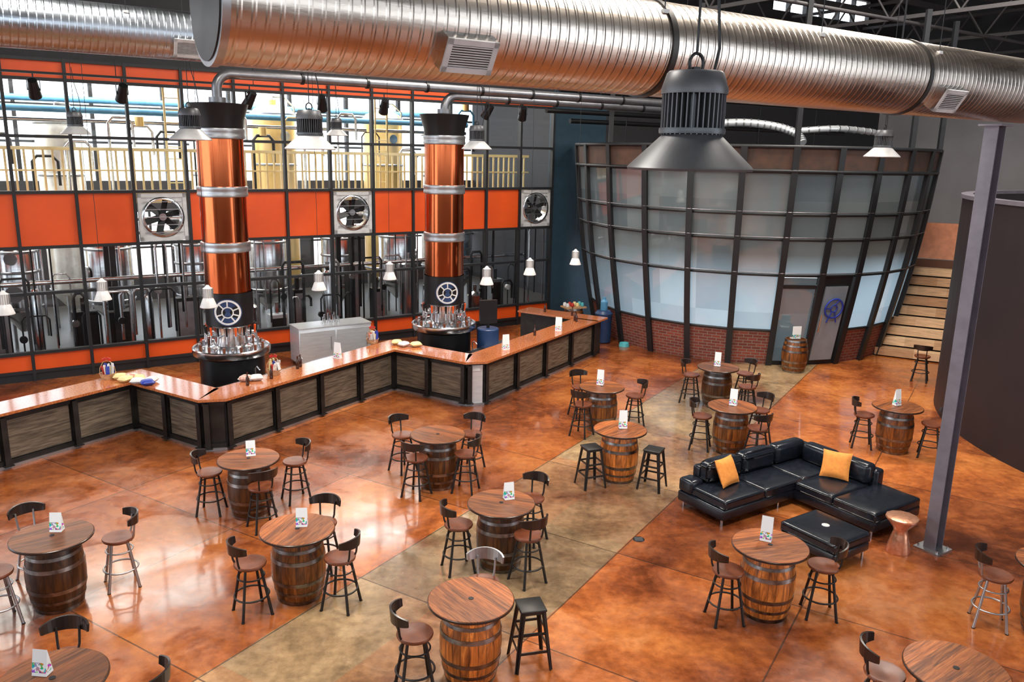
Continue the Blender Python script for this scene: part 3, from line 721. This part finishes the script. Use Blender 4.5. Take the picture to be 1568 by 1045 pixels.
# ------------------------------------------------------------------ furniture
def barrel(b,h=.88):
    K=14; pr=[]
    for i in range(K+1):
        z=h*i/K; pr.append((.272+.066*math.sin(PI*i/K),z))
    b.lathe([(0,.02),(.25,.02),(.262,0)]+pr+[(.25,h),(.25,h-.03),(0,h-.03)],m_stave,n=44)
    def rr(z): return .272+.066*math.sin(PI*z/h)
    for z0,z1 in((.0,.05),(.13,.17),(.27,.32),(h-.32,h-.27),(h-.17,h-.13),(h-.05,h)):
        b.lathe([(rr(z0),z0),(rr(z0)+.006,z0),(rr(z1)+.006,z1),(rr(z1),z1)],m_hoop,n=44)
b=MB(); barrel(b)
b.lathe([(0,.88),(.45,.88),(.46,.885),(.463,.90),(.46,.915),(.455,.92),(0,.92)],m_top,n=64)
b.lathe([(.458,.884),(.466,.89),(.466,.91),(.458,.916)],m_dwood,n=64)
b.cyl((0,0,.919),(0,0,.924),.03,m_black,n=16)
tbl=b.mesh('barrel_table')
b=MB(); barrel(b); brl=b.mesh('wine_barrel')
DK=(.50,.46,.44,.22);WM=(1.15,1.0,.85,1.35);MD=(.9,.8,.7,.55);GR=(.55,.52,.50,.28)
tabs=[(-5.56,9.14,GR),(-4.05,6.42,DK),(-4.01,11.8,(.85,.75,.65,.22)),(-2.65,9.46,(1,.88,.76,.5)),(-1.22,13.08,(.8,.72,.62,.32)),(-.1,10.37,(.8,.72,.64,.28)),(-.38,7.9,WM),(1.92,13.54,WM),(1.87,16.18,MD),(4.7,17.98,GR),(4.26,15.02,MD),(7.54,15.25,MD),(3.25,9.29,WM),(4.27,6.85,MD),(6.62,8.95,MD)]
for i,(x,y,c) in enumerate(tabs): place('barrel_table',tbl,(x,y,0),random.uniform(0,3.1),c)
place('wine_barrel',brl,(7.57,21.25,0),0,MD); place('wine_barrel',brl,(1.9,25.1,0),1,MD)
def stool(seatm,backm,legm):
    b=MB(); 
    b.lathe([(0,.632),(.17,.632),(.188,.645),(.195,.665),(.19,.682),(.16,.682),(.08,.672),(0,.670)],seatm,n=32)
    b.lathe([(0,.615),(.14,.615),(.14,.632)],legm,n=24)
    for k in range(4):
        t=PI/4+k*PI/2; c,s=math.cos(t),math.sin(t)
        b.cyl((.13*c,.13*s,.63),(.255*c,.255*s,0),.017,legm,r1=.019,n=8)
        b.cyl((.255*c,.255*s,0),(.258*c,.258*s,.012),.022,m_black,n=8)
    rr=.205; b.tube([(rr*math.cos(t),rr*math.sin(t),.25) for t in[2*PI*k/28 for k in range(28)]],.012,legm,n=6,closed=True)
    rr=.16; b.tube([(rr*math.cos(t),rr*math.sin(t),.50) for t in[2*PI*k/28 for k in range(28)]],.010,legm,n=6,closed=True)
    for a in(60,120):
        t=math.radians(a); b.tube([(.16*math.cos(t),.16*math.sin(t),.62),(.2*math.cos(t),.2*math.sin(t),.72),(.215*math.cos(t),.225*math.sin(t),.9)],.013,legm,n=6)
    K=14; vs=[]
    for i in range(K+1):
        t=math.radians(24+132*i/K); e=abs(i/K-.5)*2; zt=.995-.035*e**2; zb=.85+.03*e**2
        for r,z in((.222,zb),(.232,zt),(.252,zt),(.242,zb)): vs.append((r*math.cos(t),r*math.sin(t)*1.04,z))
    fs=[(i*4+j,i*4+(j+1)%4,(i+1)*4+(j+1)%4,(i+1)*4+j) for i in range(K) for j in range(4)]+[(0,1,2,3),(K*4+3,K*4+2,K*4+1,K*4)]
    b.add(vs,fs,backm)
    return b.mesh('bar_stool')
st1=stool(m_seat,m_dwood,m_bsteel); st2=stool(m_seat,m_galv,m_galv); st3=stool(m_seat,m_dwood,m_galv)
stools=[(0,-6.0,8.68),(0,-5.0,9.62),(0,-6.15,9.7),(1,-4.32,7.06),(1,-3.3,6.5),
 (2,-4.64,11.83),(2,-3.68,11.32),(2,-3.45,12.35),
 (3,-3.12,9.03),(3,-2.07,9.22),(3,-2.5,10.15),
 (4,-1.53,12.62),(4,-.73,12.85),(4,-1.9,13.7),(4,-.69,13.85),
 (5,-.67,10.2),(5,.27,9.92),(5,.33,11.1),
 (6,-.95,7.62),(6,-.28,8.68),
 (8,1.45,15.75),(8,2.6,16.42),(8,1.5,17.0),
 (9,4.15,18.2),(9,5.45,18.4),(9,5.2,17.3),
 (10,3.72,15.15),(10,4.98,15.6),(10,4.62,14.5),
 (11,7.0,15.45),(11,8.1,14.95),
 (12,2.7,9.1),(12,3.93,9.27),
 (13,3.74,7.12),(14,5.98,9.12)]
for i,x,y in stools:
    tx,ty,_=tabs[i]; a=math.atan2(y-ty,x-tx)-PI/2+random.uniform(-.2,.2)
    place('bar_stool',st2 if (i,x)==(6,-.28) else st3 if i in(0,14) else st1,(x,y,0),a)
place('bar_stool',st1,(10.6,20.5,0),2.6)
b=MB(); b.rbox((0,0,.70),(.30,.30,.03),.012,m_bsteel,seg=2)
b.box((0,0,.675),(.27,.27,.035),m_bsteel)
for sx in(-1,1):
    for sy in(-1,1):
        p=Vector((.125*sx,.125*sy,.68)); q=Vector((.205*sx,.205*sy,0)); 
        for ox,oy in((.018,0),(0,.018)):
            b.cyl(tuple(p-Vector((ox*sx,oy*sy,0))),tuple(q-Vector((ox*sx,oy*sy,0))),.02,m_bsteel,r1=.012,n=6,sm=False)
for z,w in((.24,.175),(.45,.15)):
    for sx in(-1,1):
        b.box((w*sx,0,z),(.012,2*w,.03),m_bsteel); b.box((0,w*sx,z-.02),(2*w,.012,.03),m_bsteel)
ms=b.mesh('metal_stool')
for x,y,a in((.27,8.15,.25),(1.4,13.2,.4),(2.46,13.15,-.5)): place('metal_stool',ms,(x,y,0),a)
def card(name,x,y,z,a,h=.2,w=.105):
    b=MB(); d=.05
    vs=[(-w/2,-d,0),(w/2,-d,0),(w/2,0,h),(-w/2,0,h),(-w/2,d,0),(w/2,d,0)]
    b.add(vs,[(0,1,2,3),(5,4,3,2),(0,3,4),(1,5,2)],m_card); b.obj(name,(x,y,z),a)
for i,(dx,dy) in {0:(.0,.12),1:(-.12,.06),2:(0,.12),3:(.04,.08),5:(.10,.13),7:(.05,.05),8:(-.02,.12),9:(0,.08),10:(.03,.06),11:(0,.05),12:(-.02,.12)}.items():
    card('menu_card',tabs[i][0]+dx,tabs[i][1]+dy,.924,random.uniform(-.6,.6),.32 if i>6 else .24,.14)
for u,v in((12.95,-12.5),(15.9,-9.95),(18.5,-9.95)): p=UV(u,v); card('menu_card',p.x,p.y,1.036,random.uniform(-.5,.5),.36,.17)
b=MB(); b.box((0,0,.17),(.24,.02,.34),m_card); b.box((0,.06,.01),(.24,.14,.02),m_white); b.obj('framed_notice',(7.57,21.25,.88),.2)
def basket(u,v):
    p=UV(u,v); b=MB()
    random.seed(int(u*10))
    b.lathe([(0,0),(.12,0),(.15,.10),(.155,.115),(.135,.11),(.11,.02)],m_plank,n=20)
    for k in range(12):
        t=k*2.4; r=.03+.08*(k%3)/2; h=.16+.10*random.random()
        b.box((r*math.cos(t),r*math.sin(t),.06+h/2),(.07,.02,h),random.choice((m_red,m_yellow,m_blue,m_white,m_cell)),R=Matrix.Rotation(random.uniform(0,3),4,'Z')@Matrix.Rotation(random.uniform(-.3,.3),4,'X'))
    b.tube([(-.14,0,.1),(-.13,0,.22),(-.07,0,.33),(0,0,.37),(.07,0,.33),(.13,0,.22),(.14,0,.1)],.008,m_plank,n=6)
    for sx in(-1,1): b.box((.04*sx,0,.39),(.07,.03,.05),m_red,R=Matrix.Rotation(.5*sx,4,'Y'))
    b.obj('gift_basket',(p.x,p.y,1.036),.4)
basket(9.1,-15.0); basket(14.5,-12.85); basket(11.2,-12.6)
def bag(u,v,m,a,s=1):
    p=UV(u,v); b=MB(); n=8; vs=[]
    for sg in(1,-1):
        for i in range(n+1):
            for j in range(n+1):
                x=2*i/n-1;y=2*j/n-1; vs.append((x*.11*s,y*.09*s,.055*s+sg*.05*s*max((1-x**4)*(1-y**4),0)**.6))
    fs=[]
    for q in range(2):
        o=q*(n+1)**2
        for i in range(n):
            for j in range(n):
                f=(o+i*(n+1)+j,o+(i+1)*(n+1)+j,o+(i+1)*(n+1)+j+1,o+i*(n+1)+j+1); fs.append(f if q==0 else f[::-1])
    b.add(vs,fs,m,True); b.obj('snack_bag',(p.x,p.y,1.034),a)
for u,v,m,a in((9.2,-14.75,m_yellow,.3),(9.15,-14.5,m_yellow,1.2),(9.35,-14.6,m_cell,.8),(9.2,-14.2,m_white,.2),(9.35,-14.35,m_yellow,2),(9.25,-13.95,m_blue,.6),(9.4,-14.05,m_white,1.5),(14.75,-12.3,m_yellow,.2),(14.7,-12.05,m_white,1),(14.85,-11.8,m_yellow,.5),(10.7,-12.55,m_white,.4),(10.55,-12.7,m_cell,1.4)): bag(u,v,m,a,1.15)
bm_=MB(); bm_.lathe([(0,0),(.033,0),(.035,.02),(.035,.15),(.014,.2),(.013,.26),(.016,.27),(0,.27)],m_bottle,n=14); bm=bm_.mesh('sauce_bottle')
for u,v in((11.8,-12.55),(11.95,-12.62),(10.95,-12.4),(10.35,-12.4),(17.6,-10.15),(19.8,-10.1),(19.9,-10.2),(20.5,-11.5),(20.5,-10.6)): place('sauce_bottle',bm,tuple(UV(u,v,1.036)))
b=MB(); b.lathe([(0,0),(.26,0),(.28,.03),(.28,1.18),(.26,1.2),(0,1.2)],m_bin,n=28); b.box((0,0,1.62),(.45,.1,.6),m_black,rz=.3); b.cyl((0,0,1.2),(0,0,1.4),.04,m_black); b.obj('drink_dispenser',(-.62,20.35,0))
b=MB(); b.rbox((0,0,.53),(2.0,.75,.94),.02,m_steell,seg=2); b.box((0,0,.03),(1.9,.68,.06),m_black)
b.box((0,0,1.01),(2.02,.77,.03),m_steell)
for x in(-.5,.5): b.box((x,-.382,.52),(.94,.02,.78),m_steell); b.cyl((x+.35,-.42,.4),(x+.35,-.42,.75),.012,m_galv,n=8)
for k in range(7): b.cyl((-.2+.07*k,.1*(k%2),1.02),(-.2+.07*k,.1*(k%2),1.2+.05*(k%3)),.03,m_steel,n=10)
b.obj('backbar_cooler',tuple(W(-8.25,-1.5)),A_)
b=MB(); b.lathe([(0,0),(.2,0),(.24,.03),(.26,.85),(.27,.87),(.27,.9),(.2,.98),(.1,1.0),(.1,.95),(0,.95)],m_bin,n=28); b.lathe([(0,.95),(.1,.95),(.11,1.0),(.11,1.25),(.05,1.32),(.05,1.38),(0,1.38)],m_skyblue,n=20); b.obj('trash_can',(2.75,24.2,0))
b=MB(); b.lathe([(0,.01),(.14,.01),(.16,0),(.14,.1),(.13,.1),(.11,.03),(0,.03)],m_teal,n=24); b.obj('dog_bowl',(3.35,23.75,0))
b=MB(); b.box((0,0,.02),(.7,.45,.04),m_plank)
for k in range(8): b.lathe([(0,.04),(.05,.05),(.06,.1),(.04,.16),(0,.17)],(m_white,m_red,m_yellow,m_teal)[k%4],n=12,c=(-.26+.17*(k%4),-.1+.2*(k//4),0))
b.obj('merchandise_tray',(1.9,25.1,.88),.4)
# ------------------------------------------------------------------ sofa
b=MB()
def sb(p0,p1,q0,q1,z0,z1,r,m=m_leather,puff=0,seg=3): b.rbox((-(p0+p1)/2,-(q0+q1)/2,(z0+z1)/2),(p1-p0,q1-q0,z1-z0),r,m,puff=puff,seg=seg)
sb(0,2.9,0,.98,.10,.27,.03); sb(0,1.22,.9,2.44,.10,.27,.03)
for k in range(2): sb(1.02+k*.93,1.02+(k+1)*.93-.015,.24,.99,.26,.42,.04,puff=.02)
sb(.24,1.01,.24,.99,.26,.42,.04,puff=.02)
sb(.24,1.24,1.0,1.70,.26,.42,.04,puff=.02); sb(.05,1.25,1.715,2.46,.26,.42,.04,puff=.02)
sb(0,2.6,0,.22,.2,.66,.05); sb(0,.22,0,1.78,.2,.66,.05)
for k in range(2): sb(.98+k*.82,.98+(k+1)*.82-.02,.12,.38,.42,.76,.08,puff=.02)
sb(.18,.95,.12,.38,.42,.76,.08); sb(.12,.38,.42,1.05,.42,.76,.08); sb(.12,.38,1.07,1.72,.42,.76,.08)
sb(2.62,2.9,.0,.3,.27,.5,.05); 
for p,q in((2.82,.08),(2.82,.9),(1.15,2.36),(.1,2.36),(.1,.1),(1.5,.9)): b.cyl((-p,-q,0),(-p,-q,.11),.022,m_steel,n=10)
b.obj('sectional_sofa',(5.17,14.06,0),A_)
def pillow(name,loc,rz,tilt):
    b=MB(); n=12; vs=[]
    for sgn in(1,-1):
        for i in range(n+1):
            for j in range(n+1):
                x=2*i/n-1;y=2*j/n-1; k=max((1-x**4)*(1-y**4),0)
                sx=x*(1-.07*(1-y*y)); sy=y*(1-.07*(1-x*x))
                vs.append((sx*.23,sgn*.075*k**.6,sy*.23))
    fs=[]
    for s_ in range(2):
        o=s_*(n+1)**2
        for i in range(n):
            for j in range(n):
                f=(o+i*(n+1)+j,o+(i+1)*(n+1)+j,o+(i+1)*(n+1)+j+1,o+i*(n+1)+j+1); fs.append(f[::-1] if s_ else f)
    b.add(vs,fs,m_pillow,True); o=b.obj(name,loc); o.rotation_euler=(tilt,0,rz)
def SF(p,q,z): 
    v=Vector((5.17,14.06,0))-dv*p-bn*q; return (v.x,v.y,z)
pillow('throw_pillow',SF(2.35,.52,.66),A_+.15,-.45)
pillow('throw_pillow',SF(.56,1.25,.66),A_-1.1,-.45)
b=MB(); b.rbox((0,0,.2),(.82,.92,.14),.03,m_leather); b.rbox((0,0,.34),(.84,.94,.16),.05,m_leather,puff=.015)
for x in(-.35,.35):
    for y in(-.4,.4): b.cyl((x,y,0),(x,y,.14),.02,m_steel,n=10)
b.cyl((.0,.0,.434),(.0,.0,.44),.055,m_white,n=24)
b.obj('leather_ottoman',(4.58,10.90,0),A_)
b=MB(); b.lathe([(0,0),(.17,0),(.175,.02),(.11,.28),(.095,.33),(.11,.38),(.21,.50),(.225,.52),(.225,.545),(.21,.55),(0,.55)],m_coppertbl,n=12); b.obj('side_table',(5.72,11.0,0),.2)
b=MB(); b.lathe([(0,.004),(.07,.004),(.09,.002),(.09,0)],m_black,n=20)
for k in range(6): b.box((0,-.05+.02*k,.006),(.12,.006,.003),m_galv)
b.obj('floor_drain',(1.95,11.2,0))
# ------------------------------------------------------------------ light
w=bpy.data.worlds.new('world'); scn.world=w; w.use_nodes=True; nt=w.node_tree; bg=nt.nodes['Background']
bg.inputs[0].default_value=(.86,.93,1.0,1); bg.inputs[1].default_value=3.5
def area(name,loc,sx,sy,pw,col,rot=(0,0,0)):
    l=bpy.data.lights.new(name,'AREA'); l.shape='RECTANGLE'; l.size=sx; l.size_y=sy; l.energy=pw; l.color=col
    o=bpy.data.objects.new(name,l); o.location=loc; o.rotation_euler=rot; COL.objects.link(o); return o
area('skylight_a',(-5,8,12.3),2.5,4,1400,(1,.93,.83)); area('skylight_b',(4,9,12.3),2.5,4,1450,(1,.93,.83)); area('skylight_c',(0,19,12.3),2.5,4,1500,(1,.93,.83)); area('skylight_d',(9,19,12.3),2.5,4,1450,(1,.93,.83))
area('brewery_light',tuple(W(-10,6,9.3)),20,5,3600,(1,.95,.86),(0,0,A_))
area('glassroom_light',(7.6,25.0,3.1),5,4,520,(.80,.91,1))
scn.view_settings.view_transform='Standard'
